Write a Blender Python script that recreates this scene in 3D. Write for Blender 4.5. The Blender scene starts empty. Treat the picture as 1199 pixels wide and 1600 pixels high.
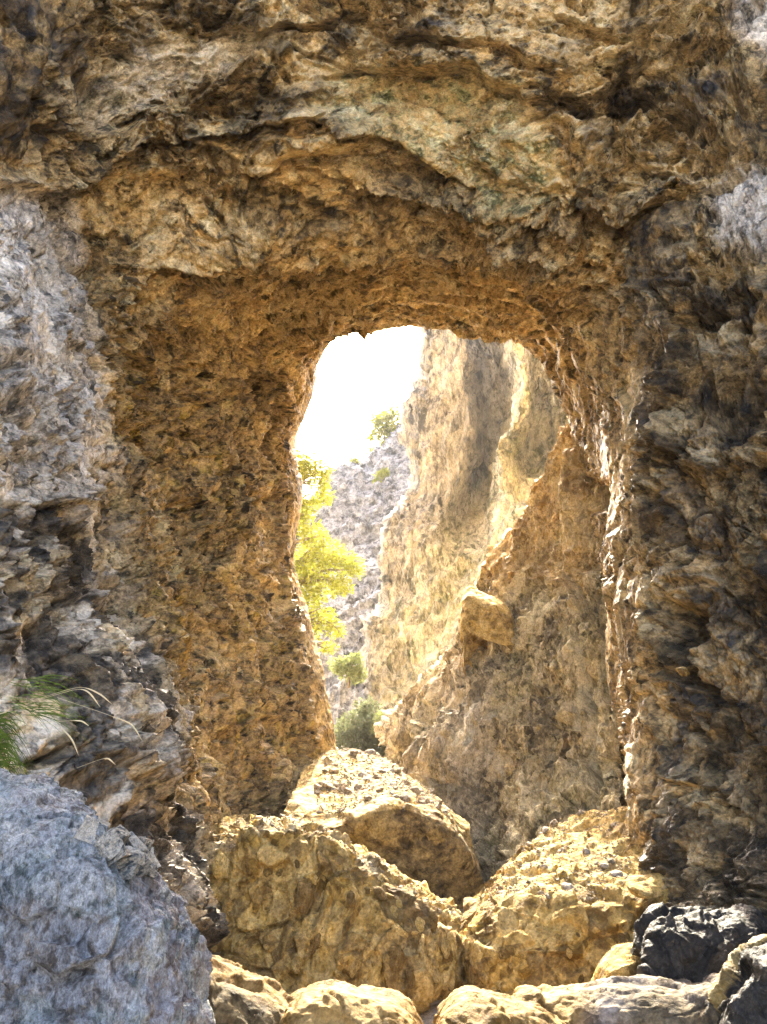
import bpy, math
import numpy as np
from mathutils import Vector

# ------------------------------------------------------------------ camera, sky, sun, exposure
scene = bpy.context.scene
COL = scene.collection
F_PX, PITCH, EYE = 1350.0, math.radians(12.5), 1.6

cam_data = bpy.data.cameras.new('camera')
cam_data.sensor_fit = 'VERTICAL'
cam_data.sensor_height = 24.0
cam_data.lens = 24.0 * F_PX / 1600.0
cam_data.clip_end = 2000.0
cam = bpy.data.objects.new('camera', cam_data)
cam.location = (0, 0, EYE)
cam.rotation_euler = (math.radians(90) + PITCH, 0, 0)
COL.objects.link(cam)
scene.camera = cam

SUN_ELEV, SUN_AZ = math.radians(36.0), math.radians(1.0)      # azimuth from +Y, positive to the right
world = bpy.data.worlds.new('World')
scene.world = world
world.use_nodes = True
wn = world.node_tree.nodes
sky = wn.new('ShaderNodeTexSky')
sky.sky_type = 'NISHITA'
sky.sun_disc = False
sky.sun_elevation = SUN_ELEV
sky.sun_rotation = SUN_AZ
sky.dust_density = 8.0
sky.air_density = 0.6
sky.ozone_density = 0.4
bg = wn['Background']
bg.inputs['Strength'].default_value = 0.15
world.node_tree.links.new(sky.outputs[0], bg.inputs[0])

sun_data = bpy.data.lights.new('sun', 'SUN')
sun_data.energy = 2.2
sun_data.angle = math.radians(0.53)
sun_data.color = (1.0, 0.91, 0.70)
sun = bpy.data.objects.new('sun', sun_data)
to_sun = Vector((math.sin(SUN_AZ) * math.cos(SUN_ELEV), math.cos(SUN_AZ) * math.cos(SUN_ELEV), math.sin(SUN_ELEV)))
sun.rotation_euler = to_sun.to_track_quat('Z', 'Y').to_euler()
sun.location = (0, 60, 60)
COL.objects.link(sun)

vs = scene.view_settings
vs.view_transform = 'Standard'
vs.look = 'None'
vs.exposure = 3.75
vs.gamma = 1.0
vs.use_curve_mapping = False

scene.render.engine = 'CYCLES'
cy = scene.cycles
cy.max_bounces = 7
cy.diffuse_bounces = 4
cy.glossy_bounces = 3
cy.transmission_bounces = 6
cy.volume_bounces = 1
cy.sample_clamp_indirect = 6.0
cy.use_denoising = True
try:
    cy.denoiser = 'OPENIMAGEDENOISE'
    cy.denoising_input_passes = 'RGB_ALBEDO_NORMAL'
    cy.denoising_prefilter = 'NONE'
except Exception:
    pass

RNG = np.random.default_rng(11)
f32 = np.float32

# ------------------------------------------------------------------ camera matching: a photo point at a chosen distance
def P(px, py, Y):
    a, b = px - 599.5, 800.0 - py
    yy = F_PX * math.cos(PITCH) - b * math.sin(PITCH)
    zz = F_PX * math.sin(PITCH) + b * math.cos(PITCH)
    k = Y / yy
    return (a * k, Y, EYE + zz * k)

def project(p):
    x, y, z = p[..., 0], p[..., 1], p[..., 2] - EYE
    f = y * math.cos(PITCH) + z * math.sin(PITCH)
    u = -y * math.sin(PITCH) + z * math.cos(PITCH)
    f = np.where(f > 0.2, f, 1e9)
    return np.stack([599.5 + F_PX * x / f, 800.0 - F_PX * u / f], -1)

# ------------------------------------------------------------------ noise
_perm = RNG.permutation(256).astype(np.int32)
_perm = np.concatenate([_perm, _perm, _perm])
_g = RNG.normal(size=(256, 3)).astype(f32)
_g /= np.linalg.norm(_g, axis=1, keepdims=True)
_rnd = RNG.random((256, 6)).astype(f32)

def _hash(i, j, k):
    return _perm[_perm[_perm[i & 255] + (j & 255)] + (k & 255)]

def perlin(p):
    p = p.astype(f32)
    i = np.floor(p).astype(np.int32)
    f = p - i
    w = f * f * f * (f * (f * 6 - 15) + 10)
    out = np.zeros(len(p), f32)
    for dx in (0, 1):
        wx = w[:, 0] if dx else 1 - w[:, 0]
        for dy in (0, 1):
            wy = wx * (w[:, 1] if dy else 1 - w[:, 1])
            for dz in (0, 1):
                wz = wy * (w[:, 2] if dz else 1 - w[:, 2])
                g = _g[_hash(i[:, 0] + dx, i[:, 1] + dy, i[:, 2] + dz)]
                out += wz * (g[:, 0] * (f[:, 0] - dx) + g[:, 1] * (f[:, 1] - dy) + g[:, 2] * (f[:, 2] - dz))
    return out * 1.5

def fbm(p, octaves=4, gain=0.5, ridged=False):
    out = np.zeros(len(p), f32); a = 1.0; q = p.astype(f32)
    for o in range(octaves):
        n = perlin(q + 17.3 * o)
        out += a * ((1 - 2 * np.abs(n)) if ridged else n)
        q = q * 2.03; a *= gain
    return out

def warp(p, scale, amp):
    q = p * scale
    return p + amp * np.stack([perlin(q), perlin(q + 31.7), perlin(q + 73.1)], -1)

def cells(p, flat=False):
    """nearest random cell: a tilted plane of its own, a random value and the distance to the border"""
    p = p.astype(f32)
    i = np.floor(p).astype(np.int32)
    n = len(p)
    f1 = np.full(n, 9.0, f32); f2 = np.full(n, 9.0, f32)
    hid = np.zeros(n, np.int32); off = np.zeros((n, 3), f32)
    for dx in (-1, 0, 1):
        for dy in (-1, 0, 1):
            for dz in ((0,) if flat else (-1, 0, 1)):
                h = _hash(i[:, 0] + dx, i[:, 1] + dy, i[:, 2] + dz)
                r = _rnd[h]
                d0 = p[:, 0] - (i[:, 0] + dx + r[:, 0])
                d1 = p[:, 1] - (i[:, 1] + dy + r[:, 1])
                d2 = np.zeros(n, f32) if flat else p[:, 2] - (i[:, 2] + dz + r[:, 2])
                d = d0 * d0 + d1 * d1 + d2 * d2
                m = d < f1
                f2 = np.where(m, f1, np.minimum(f2, d))
                f1 = np.where(m, d, f1)
                hid = np.where(m, h, hid)
                off[m, 0] = d0[m]; off[m, 1] = d1[m]; off[m, 2] = d2[m]
    g = _g[hid]
    plane = g[:, 0] * off[:, 0] + g[:, 1] * off[:, 1] + g[:, 2] * off[:, 2] + 0.6 * (_rnd[hid, 3] - 0.5)
    return plane, _rnd[hid, 4], np.sqrt(f2) - np.sqrt(f1)

def smooth(a, b, x):
    t = np.clip((x - a) / (b - a), 0, 1)
    return t * t * (3 - 2 * t)

def inside(uv, poly, soft):
    """soft membership of photo points in a polygon"""
    poly = np.array(poly, f32); n = len(poly)
    ins = np.zeros(len(uv), bool); dist = np.full(len(uv), 1e9, f32)
    x, y = uv[:, 0], uv[:, 1]
    for k in range(n):
        a, b = poly[k], poly[(k + 1) % n]
        c = ((a[1] > y) != (b[1] > y)) & (x < (b[0] - a[0]) * (y - a[1]) / (b[1] - a[1] + 1e-9) + a[0])
        ins ^= c
        ab = b - a
        t = np.clip(((x - a[0]) * ab[0] + (y - a[1]) * ab[1]) / (ab @ ab + 1e-9), 0, 1)
        dist = np.minimum(dist, np.hypot(x - a[0] - t * ab[0], y - a[1] - t * ab[1]))
    sd = np.where(ins, dist, -dist)
    return smooth(-soft, soft, sd)

# ------------------------------------------------------------------ mesh building
def link(o, parent=None):
    COL.objects.link(o)
    if parent: o.parent = parent
    return o

def tag(o, label=None, cat=None, group=None, kind=None):
    for k, v in (('label', label), ('category', cat), ('group', group), ('kind', kind)):
        if v: o[k] = v
    return o

def empty(name, loc=(0, 0, 0)):
    o = bpy.data.objects.new(name, None)
    o.location = loc
    o.empty_display_size = 0.2
    return link(o)

def mesh_from(name, verts, faces, mat, parent=None, attrs=None, smooth_shade=True, normals=None):
    """faces: (n, 3) or (n, 4) int array"""
    me = bpy.data.meshes.new(name)
    verts = np.ascontiguousarray(verts, f32); faces = np.ascontiguousarray(faces, np.int32)
    k = faces.shape[1]
    me.vertices.add(len(verts)); me.vertices.foreach_set('co', verts.ravel())
    me.loops.add(faces.size); me.loops.foreach_set('vertex_index', faces.ravel())
    me.polygons.add(len(faces))
    me.polygons.foreach_set('loop_start', np.arange(0, faces.size, k, dtype=np.int32))
    me.polygons.foreach_set('loop_total', np.full(len(faces), k, np.int32))
    me.polygons.foreach_set('use_smooth', np.full(len(faces), smooth_shade, bool))
    me.update(calc_edges=True)
    for an, val in (attrs or {}).items():
        val = np.ascontiguousarray(val, f32)
        if val.ndim == 1:
            me.attributes.new(an, 'FLOAT', 'POINT').data.foreach_set('value', val)
        elif val.shape[1] == 3:
            me.attributes.new(an, 'FLOAT_VECTOR', 'POINT').data.foreach_set('vector', val.ravel())
        else:
            me.attributes.new(an, 'FLOAT_COLOR', 'POINT').data.foreach_set('color', val.ravel())
    if normals is not None:
        me.normals_split_custom_set_from_vertices(normals.tolist())
    if mat: me.materials.append(mat)
    o = bpy.data.objects.new(name, me)
    return link(o, parent)

def grid_faces(nu, nv, wrap=False):
    idx = np.arange(nu * nv).reshape(nv, nu)
    if wrap: idx = np.concatenate([idx, idx[:, :1]], 1)
    return np.stack([idx[:-1, :-1], idx[:-1, 1:], idx[1:, 1:], idx[1:, :-1]], -1).reshape(-1, 4)

def hermite(knots, vals, x):
    """smooth curve through vals (k, ...) at knots, sampled at x"""
    knots = np.asarray(knots, float); vals = np.asarray(vals, float)
    d = np.diff(knots)
    sl = np.diff(vals, axis=0) / d.reshape((-1,) + (1,) * (vals.ndim - 1))
    m = np.empty_like(vals)
    m[0], m[-1] = sl[0], sl[-1]
    w = (d[1:] / (d[:-1] + d[1:])).reshape((-1,) + (1,) * (vals.ndim - 1))
    m[1:-1] = 0.85 * (sl[:-1] * w + sl[1:] * (1 - w))
    k = np.clip(np.searchsorted(knots, x, side='right') - 1, 0, len(knots) - 2)
    h = d[k]; t = (x - knots[k]) / h
    sh = (-1,) + (1,) * (vals.ndim - 1)
    t = t.reshape(sh); h = h.reshape(sh)
    return ((2 * t**3 - 3 * t**2 + 1) * vals[k] + (t**3 - 2 * t**2 + t) * h * m[k]
            + (-2 * t**3 + 3 * t**2) * vals[k + 1] + (t**3 - t**2) * h * m[k + 1])

def loft(rails, nu, nvs, tkeys=None, tsamp=None):
    """rails: list of point lists (k, 3) with matching keys; returns (nv, nu, 3) and the row where each rail lies"""
    sampled = []
    if tsamp is None: tsamp = np.linspace(0, 1, nu)
    for r, rail in enumerate(rails):
        pts = np.array(rail, float)
        tk = np.linspace(0, 1, len(pts)) if tkeys is None else np.asarray(tkeys[r])
        sampled.append(hermite(tk, pts, tsamp))
    S = np.array(sampled)
    vk = np.concatenate([[0], np.cumsum([np.linalg.norm(S[i + 1] - S[i], axis=1).mean() + 1e-3 for i in range(len(S) - 1)])])
    vx = []
    rows = [0]
    for i, n in enumerate(nvs):
        vx.append(np.linspace(vk[i], vk[i + 1], n, endpoint=False)); rows.append(rows[-1] + n)
    vx = np.concatenate(vx + [[vk[-1] - 1e-6]])
    return hermite(vk, S, vx).astype(f32), rows

def grid_normals(G):
    du = np.gradient(G, axis=1); dv = np.gradient(G, axis=0)
    n = np.cross(du, dv)
    return n / (np.linalg.norm(n, axis=2, keepdims=True) + 1e-9)

def arc(G):
    s = np.concatenate([np.zeros((G.shape[0], 1)), np.cumsum(np.linalg.norm(np.diff(G, axis=1), axis=2), 1)], 1)
    w = np.concatenate([np.zeros((1, G.shape[1])), np.cumsum(np.linalg.norm(np.diff(G, axis=0), axis=2), 0)], 0)
    return s, w

# ------------------------------------------------------------------ materials
def nodes_of(m):
    m.use_nodes = True
    return m.node_tree.nodes, m.node_tree.links

def ramp(nt, src, stops):
    r = nt.nodes.new('ShaderNodeValToRGB')
    el = r.color_ramp.elements
    while len(el) < len(stops): el.new(0.5)
    for e, (p, c) in zip(el, stops):
        e.position = p; e.color = (*c, 1) if len(c) == 3 else c
    nt.links.new(src, r.inputs[0])
    return r.outputs[0]

def noise(nt, vec, scale, detail=6, rough=0.6, dist=0.0):
    n = nt.nodes.new('ShaderNodeTexNoise')
    n.inputs['Scale'].default_value = scale; n.inputs['Detail'].default_value = detail
    n.inputs['Roughness'].default_value = rough; n.inputs['Distortion'].default_value = dist
    nt.links.new(vec, n.inputs['Vector'])
    return n.outputs['Fac']

def mix(nt, fac, a, b, mode='MIX'):
    m = nt.nodes.new('ShaderNodeMix'); m.data_type = 'RGBA'; m.blend_type = mode
    for v, s in ((fac, m.inputs[0]), (a, m.inputs[6]), (b, m.inputs[7])):
        if isinstance(v, (int, float)): s.default_value = v
        elif isinstance(v, tuple): s.default_value = (*v, 1)
        else: nt.links.new(v, s)
    return m.outputs[2]

def math_node(nt, op, a, b=None):
    m = nt.nodes.new('ShaderNodeMath'); m.operation = op
    for v, s in ((a, m.inputs[0]), (b, m.inputs[1])):
        if v is None: continue
        if isinstance(v, (int, float)): s.default_value = v
        else: nt.links.new(v, s)
    return m.outputs[0]

def rock_material(name, base, zones=(), scale=1.0, rough=0.85, bump=0.5, aniso=(1, 1, 1), stain=(0.6, (0.045, 0.032, 0.018)), crust=(0.5, (0.62, 0.54, 0.40)), speck=0.25, spec=0.25, fine=1.0, pale=None):
    """base: three ramp colours; zones: (attribute channel, three colours) mixed over the base by the mesh's rock-kind masks;
    stain: dark manganese blotches, crust: pale mineral threads, both in the rock's own 'flow' coordinates"""
    m = bpy.data.materials.new(name); N, L = nodes_of(m); nt = m.node_tree
    bs = N['Principled BSDF']
    fl = N.new('ShaderNodeAttribute'); fl.attribute_name = 'flow'
    mp = N.new('ShaderNodeMapping'); mp.inputs['Scale'].default_value = tuple(q * scale for q in aniso)
    L.new(fl.outputs['Vector'], mp.inputs['Vector'])
    wn_ = N.new('ShaderNodeTexNoise'); wn_.inputs['Scale'].default_value = 2.5; wn_.inputs['Detail'].default_value = 4
    L.new(mp.outputs[0], wn_.inputs['Vector'])
    wa = N.new('ShaderNodeVectorMath'); wa.operation = 'MULTIPLY_ADD'
    L.new(wn_.outputs['Color'], wa.inputs[0]); wa.inputs[1].default_value = (.11, .11, .11); L.new(mp.outputs[0], wa.inputs[2])
    v = wa.outputs[0]
    cell = N.new('ShaderNodeAttribute'); cell.attribute_name = 'cell'
    n1 = noise(nt, v, 1.1, 9, 0.66)
    n2 = noise(nt, v, 11.0, 8, 0.7)
    n3 = noise(nt, v, 45.0, 4, 0.65)
    t = math_node(nt, 'ADD', math_node(nt, 'MULTIPLY', n1, 0.48), math_node(nt, 'MULTIPLY', n2, 0.32))
    t = math_node(nt, 'ADD', t, math_node(nt, 'MULTIPLY', math_node(nt, 'SUBTRACT', cell.outputs['Fac'], 0.5), speck))
    chips = []
    for sc_ in (9.0, 22.0):                                # angular chips, each of its own tone
        vo = N.new('ShaderNodeTexVoronoi'); vo.inputs['Scale'].default_value = sc_ * fine; vo.inputs['Randomness'].default_value = 1.0
        L.new(v, vo.inputs['Vector'])
        hs = N.new('ShaderNodeSeparateColor'); L.new(vo.outputs['Color'], hs.inputs[0])
        chips.append((vo.outputs['Distance'], hs.outputs[0]))
        t = math_node(nt, 'ADD', t, math_node(nt, 'MULTIPLY', math_node(nt, 'SUBTRACT', hs.outputs[0], 0.5), 0.10))
    def three(cs):
        return ramp(nt, t, [(0.31, cs[0]), (0.40, cs[1]), (0.51, cs[2])])
    col = three(base)
    zn = N.new('ShaderNodeAttribute'); zn.attribute_name = 'zone'
    sp = N.new('ShaderNodeSeparateColor'); L.new(zn.outputs['Color'], sp.inputs[0])
    src = {'r': sp.outputs[0], 'g': sp.outputs[1], 'b': sp.outputs[2], 'a': zn.outputs['Alpha']}
    for ch, cs in zones:
        col = mix(nt, src[ch], col, three(cs))
    sv = N.new('ShaderNodeVectorMath'); sv.operation = 'ADD'; sv.inputs[1].default_value = (13.1, 4.7, 8.3); L.new(v, sv.inputs[0])
    st = noise(nt, sv.outputs[0], 7.5 * fine, 9, 0.72)
    sm = ramp(nt, st, [(0.515, (0, 0, 0)), (0.565, (1, 1, 1))])
    calm_a = N.new('ShaderNodeAttribute'); calm_a.attribute_name = 'calmness'
    lively = math_node(nt, 'SUBTRACT', 1.0, math_node(nt, 'MULTIPLY', calm_a.outputs['Fac'], 0.75))
    patch = ramp(nt, n1, [(0.36, (0.25, 0.25, 0.25)), (0.56, (1, 1, 1))])
    sm = math_node(nt, 'MULTIPLY', math_node(nt, 'MULTIPLY', sm, patch), lively)
    if pale: sm = math_node(nt, 'MULTIPLY', sm, math_node(nt, 'SUBTRACT', 1.0, math_node(nt, 'MULTIPLY', src['r'], 0.55)))
    col = mix(nt, math_node(nt, 'MULTIPLY', sm, stain[0]), col, stain[1])
    def threads(sc, lo, hi):
        r = N.new('ShaderNodeTexNoise'); r.noise_type = 'RIDGED_MULTIFRACTAL'
        r.inputs['Scale'].default_value = sc * fine; r.inputs['Detail'].default_value = 5; r.inputs['Roughness'].default_value = 0.55
        r.inputs['Lacunarity'].default_value = 2.1
        if 'Offset' in r.inputs: r.inputs['Offset'].default_value = 0.95
        if 'Gain' in r.inputs: r.inputs['Gain'].default_value = 1.8
        r.normalize = True
        L.new(v, r.inputs['Vector'])
        return r.outputs['Fac'], ramp(nt, r.outputs['Fac'], [(lo, (0, 0, 0)), (hi, (1, 1, 1))])
    h1, c1 = threads(4.0, 0.52, 0.85)
    cr = math_node(nt, 'MULTIPLY', c1, ramp(nt, n2, [(0.40, (0.15, 0.15, 0.15)), (0.58, (1, 1, 1))]))
    cc = crust[1]
    if pale:
        cc = mix(nt, src['r'], (*crust[1],), pale)
        cr = math_node(nt, 'MULTIPLY', cr, math_node(nt, 'SUBTRACT', 1.0, math_node(nt, 'MULTIPLY', src['g'], 0.8)))
    col = mix(nt, math_node(nt, 'MULTIPLY', cr, crust[0]), col, cc)
    grain = ramp(nt, n3, [(0.32, (0.62, 0.60, 0.57)), (0.62, (1.2, 1.18, 1.15))])
    col = mix(nt, 1.0, col, grain, 'MULTIPLY')
    L.new(col, bs.inputs['Base Color'])
    rr = math_node(nt, 'ADD', rough - 0.12, math_node(nt, 'MULTIPLY', n2, 0.24))
    if pale: rr = math_node(nt, 'SUBTRACT', rr, math_node(nt, 'MULTIPLY', src['g'], 0.22))
    L.new(rr, bs.inputs['Roughness'])
    bs.inputs['Specular IOR Level'].default_value = spec
    prev = None
    chip_h = math_node(nt, 'ADD', math_node(nt, 'MULTIPLY', chips[0][1], 0.8), math_node(nt, 'ADD', chips[0][0], math_node(nt, 'MULTIPLY', chips[1][0], -0.5)))
    for h, dist, k in ((chip_h, 0.03, 0.8), (h1, 0.03, 0.7), (n2, 0.05, 1.0), (n3, 0.012, 1.0)):
        bn = N.new('ShaderNodeBump'); L.new(math_node(nt, 'MULTIPLY', lively, min(1, bump * k)), bn.inputs['Strength']); bn.inputs['Distance'].default_value = dist / scale
        L.new(h, bn.inputs['Height'])
        if prev: L.new(prev, bn.inputs['Normal'])
        prev = bn.outputs[0]
    L.new(prev, bs.inputs['Normal'])
    return m

def plain_material(name, c, rough=0.8, var=0.3, scale=8.0, translucent=None, spec=0.3):
    m = bpy.data.materials.new(name); N, L = nodes_of(m); nt = m.node_tree
    bs = N['Principled BSDF']
    g = N.new('ShaderNodeNewGeometry')
    tc = N.new('ShaderNodeTexCoord')
    n = noise(nt, tc.outputs['Object'], scale, 4)
    isl = math_node(nt, 'ADD', math_node(nt, 'MULTIPLY', g.outputs['Random Per Island'], 0.6), math_node(nt, 'MULTIPLY', n, 0.4))
    col = ramp(nt, isl, [(0.1, tuple(x * (1 - var) for x in c)), (0.9, tuple(x * (1 + var) for x in c))])
    L.new(col, bs.inputs['Base Color']); bs.inputs['Roughness'].default_value = rough
    bs.inputs['Specular IOR Level'].default_value = spec
    if translucent:
        tr = N.new('ShaderNodeBsdfTranslucent')
        tcol = mix(nt, 1.0, col, translucent, 'MULTIPLY')
        L.new(tcol, tr.inputs['Color'])
        ms = N.new('ShaderNodeMixShader'); ms.inputs[0].default_value = 0.55
        L.new(bs.outputs[0], ms.inputs[1]); L.new(tr.outputs[0], ms.inputs[2])
        L.new(ms.outputs[0], N['Material Output'].inputs[0])
    return m

OCHRE = [(0.072, 0.049, 0.018), (0.41, 0.317, 0.138), (0.76, 0.655, 0.39)]
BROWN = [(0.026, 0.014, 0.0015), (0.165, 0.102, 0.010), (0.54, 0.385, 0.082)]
GREY = [(0.10, 0.094, 0.080), (0.52, 0.47, 0.375), (0.86, 0.79, 0.65)]
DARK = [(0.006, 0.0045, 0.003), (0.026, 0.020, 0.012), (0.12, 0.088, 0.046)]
GREEN = [(0.13, 0.135, 0.05), (0.41, 0.395, 0.19), (0.68, 0.65, 0.40)]
SAND = [(0.18, 0.100, 0.015), (0.52, 0.330, 0.072), (0.74, 0.54, 0.19)]
LIME = [(0.028, 0.026, 0.021), (0.098, 0.092, 0.074), (0.23, 0.218, 0.18)]
SLATE = [(0.052, 0.066, 0.064), (0.125, 0.153, 0.148), (0.34, 0.375, 0.355)]

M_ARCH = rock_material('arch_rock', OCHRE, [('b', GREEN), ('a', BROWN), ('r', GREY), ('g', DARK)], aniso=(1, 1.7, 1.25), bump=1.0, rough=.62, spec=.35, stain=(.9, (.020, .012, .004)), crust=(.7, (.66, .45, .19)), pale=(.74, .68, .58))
M_BUTT = rock_material('buttress_rock', OCHRE, [('a', [(.30, .17, .04), (.60, .40, .13), (.74, .56, .27)]), ('r', [(.14, .125, .09), (.42, .38, .29), (.66, .61, .49)]), ('b', GREEN)], aniso=(1.25, 1.25, .85), crust=(.4, (.62, .50, .30)), bump=0.9, stain=(.5, (.06, .042, .022)))
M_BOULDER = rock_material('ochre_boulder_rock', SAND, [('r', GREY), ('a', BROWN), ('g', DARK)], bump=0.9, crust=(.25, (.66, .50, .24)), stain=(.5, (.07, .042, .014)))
M_LIME = rock_material('pale_limestone', LIME, [('r', GREEN), ('g', GREY)], scale=0.45, aniso=(1.3, 1.3, .6), bump=0.8, stain=(.5, (.10, .085, .055)))
M_SLATE = rock_material('blue_grey_rock', SLATE, [('r', GREY), ('g', [(.10, .07, .06), (.20, .15, .13), (.32, .27, .24)])], scale=4.0, speck=.1, aniso=(1.3, 1, .8), bump=1.0, stain=(.5, (.080, .066, .060)), crust=(.5, (.46, .50, .54)))
M_SCREE = rock_material('grey_scree', [(.03, .031, .032), (.085, .087, .09), (.24, .24, .235)], [('r', LIME)], scale=0.35, bump=0.8, crust=(.5, (.6, .6, .6)))
M_BLACK = rock_material('wet_black_rock', [(0.008, 0.008, 0.008), (0.016, 0.015, 0.014), (0.04, 0.036, 0.030)], [('r', SAND)], rough=0.55, bump=0.8, spec=0.22, crust=(.12, (.2, .18, .15)))
M_SMOOTH = rock_material('water_smoothed_rock', [(0.13, 0.068, 0.014), (0.25, 0.148, 0.040), (0.37, 0.24, 0.085)], [('r', [(.08, .075, .075), (.17, .16, .16), (.28, .265, .26)]), ('g', DARK)], rough=0.75, bump=0.5, spec=0.15, stain=(.35, (.06, .03, .01)), crust=(.25, (.40, .29, .13)))
M_GROUND = rock_material('gravel_ground', [(0.20, 0.16, 0.10), (0.38, 0.32, 0.22), (0.54, 0.47, 0.35)], [('r', GREY)], scale=1.5, bump=0.7)

# ------------------------------------------------------------------ ground
def ground_z(x, y):
    base = -0.45 + 1.0 * smooth(9, 20, y)
    return base

def build_ground():
    a = np.concatenate([-np.geomspace(300, 12, 30), np.linspace(-11, 11, 180), np.geomspace(12, 300, 30)])
    b = np.concatenate([-np.geomspace(300, 12, 30), np.linspace(-11, 30, 220), np.geomspace(31, 300, 30)])
    X, Y = np.meshgrid(a, b)
    p = np.stack([X.ravel(), Y.ravel(), np.zeros(X.size)], -1)
    z = ground_z(p[:, 0], p[:, 1]) + 0.10 * fbm(p * 0.8, 4) + 0.03 * fbm(p * 5, 2)
    v = np.stack([p[:, 0], p[:, 1], z], -1)
    _, h, _ = cells(p * 6, True)
    o = mesh_from('ground', v, grid_faces(len(a), len(b)), M_GROUND, attrs={'flow': p, 'cell': h, 'zone': np.zeros((len(v), 4))})
    tag(o, kind='structure')
build_ground()

# ------------------------------------------------------------------ the rock arch
def build_arch():
    T = [0, .06, .10, .14, .18, .22, .26, .30, .35, .38, .41, .44, .47, .50, .53, .56, .59, .62, .66, .70, .75, .80, .86, .92, 1.0]
    def ring(xy, Ys):
        """Ys: depth at left foot, left shoulder, roof, right shoulder, right foot"""
        y = np.interp(T, [0, .35, .50, .64, 1.0], Ys)
        return [P(q[0], q[1], d) for q, d in zip(xy, y)]
    far = [(545, 1330), (522, 1175), (512, 1115), (498, 1050), (482, 985), (467, 930), (455, 870), (466, 790), (458, 722), (457, 685), (478, 620), (493, 568),
           (527, 526), (590, 512), (660, 511), (760, 519), (822, 538), (862, 578), (892, 648), (915, 750), (935, 860), (945, 950), (955, 1080), (965, 1190), (980, 1330)]
    r2 = [(470, 1340), (460, 1240), (445, 1150), (432, 1075), (422, 1000), (410, 925), (402, 850), (400, 785), (399, 720), (404, 665), (414, 607), (440, 556),
          (490, 520), (575, 497), (660, 495), (750, 500), (825, 518), (872, 562), (903, 640), (925, 745), (945, 860), (956, 950), (966, 1080), (975, 1190), (990, 1340)]
    r3 = [(350, 1400), (340, 1290), (318, 1180), (302, 1100), (290, 1020), (276, 940), (264, 860), (256, 780), (254, 700), (268, 622), (297, 553), (345, 495),
          (430, 453), (540, 432), (650, 425), (750, 432), (835, 460), (888, 520), (925, 610), (945, 730), (965, 860), (975, 960), (985, 1080), (990, 1200), (1000, 1380)]
    r4 = [(318, 1560), (288, 1420), (258, 1290), (244, 1200), (230, 1110), (200, 1010), (164, 920), (143, 800), (132, 690), (139, 610), (160, 525), (212, 445),
          (322, 374), (480, 335), (640, 338), (770, 360), (880, 400), (955, 440), (985, 560), (1000, 700), (1010, 850), (1005, 980), (1012, 1120), (1005, 1270), (1010, 1480)]
    r5 = [(285, 1600), (250, 1450), (222, 1320), (205, 1220), (190, 1130), (150, 1020), (118, 920), (102, 790), (94, 650), (90, 560), (90, 470), (105, 345),
          (240, 262), (480, 236), (640, 250), (780, 285), (900, 325), (1005, 345), (1040, 520), (1060, 700), (1070, 850), (1062, 980), (1070, 1120), (1062, 1270), (1060, 1480)]
    r6 = [(130, 1600), (110, 1450), (90, 1330), (60, 1220), (40, 1130), (20, 1020), (0, 920), (-20, 790), (-30, 650), (-32, 540), (-30, 400), (-20, 240),
          (150, -20), (450, -45), (650, -50), (850, -40), (1110, -10), (1195, 240), (1205, 500), (1210, 700), (1215, 850), (1210, 980), (1210, 1120), (1210, 1270), (1200, 1500)]
    A = ring(far, [12.2, 12.2, 12.5, 11.6, 10.0])
    B = ring(r2, [11.0, 11.2, 11.6, 10.8, 9.6])
    C = ring(r3, [9.0, 9.6, 9.8, 9.4, 8.7])
    D = ring(r4, [6.6, 7.6, 8.0, 7.9, 7.2])
    E = ring(r5, [6.1, 7.0, 7.5, 7.3, 6.8])
    Fr = ring(r6, [4.7, 5.0, 6.7, 6.6, 5.9])
    c = np.array([0.3, 0, 3.6])
    def flare(base, k, Y, k2):
        q = np.array(base); o = q.copy()
        o[:, 0] = c[0] + (q[:, 0] - c[0]) * k; o[:, 2] = c[2] + (q[:, 2] - c[2]) * k2; o[:, 1] = Y
        o[:, 2] = np.maximum(o[:, 2], -1.5)
        return o.tolist()
    back2 = flare(A, 8.0, 14.8, 4.6); back1 = flare(A, 1.7, 13.9, 1.6)
    tt = np.array(T)
    def outer(xl, yl, xr, yr, yt, zt, zs):
        o = []
        for t in tt:
            if t <= .44:
                k = t / .44; o.append((xl, yl + (yt - yl) * smooth(.75, 1, k) * .5, -1.5 + (zs + 1.5) * k))
            elif t >= .62:
                k = (1 - t) / .38; o.append((xr, yr + (yt - yr) * smooth(.75, 1, k) * .5, -1.5 + (zs + 1.5) * k))
            else:
                k = (t - .44) / .18; o.append((xl + (xr - xl) * k, yt, zs + (zt - zs) * math.sin(math.pi * k)))
        return o
    G1 = outer(-4.0, 2.6, 4.6, 3.4, 6.0, 11.0, 8.0)
    G2 = outer(-4.8, -2.0, 6.0, -1.0, 7.5, 15.0, 11.0)
    G3 = outer(-30, -3.0, 30, -3.0, 12.0, 20.0, 18.0)
    rails = [back2, back1, A, B, C, D, E, Fr, G1, G2, G3]
    nvs = [5, 14, 52, 100, 120, 44, 150, 46, 18, 6]
    # even spacing round the arch
    tq = np.linspace(0, 1, 4000)
    den = sum(np.linalg.norm(np.diff(project(hermite(T, np.array(r), tq)), axis=0), axis=1) for r in (B, C, D, E))
    cum = np.concatenate([[0], np.cumsum(den)]); cum /= cum[-1]
    NU = 1250
    ts = np.interp(np.linspace(0, 1, NU), cum, tq)
    G, rows = loft(rails, NU, nvs, [T] * len(rails), ts)
    NV = G.shape[0]
    n = grid_normals(G)
    # make the normals point to the open side
    mid = G[rows[4], NU // 2]
    if n[rows[4], NU // 2, 2] > 0: n = -n
    s, w = arc(G)
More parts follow.
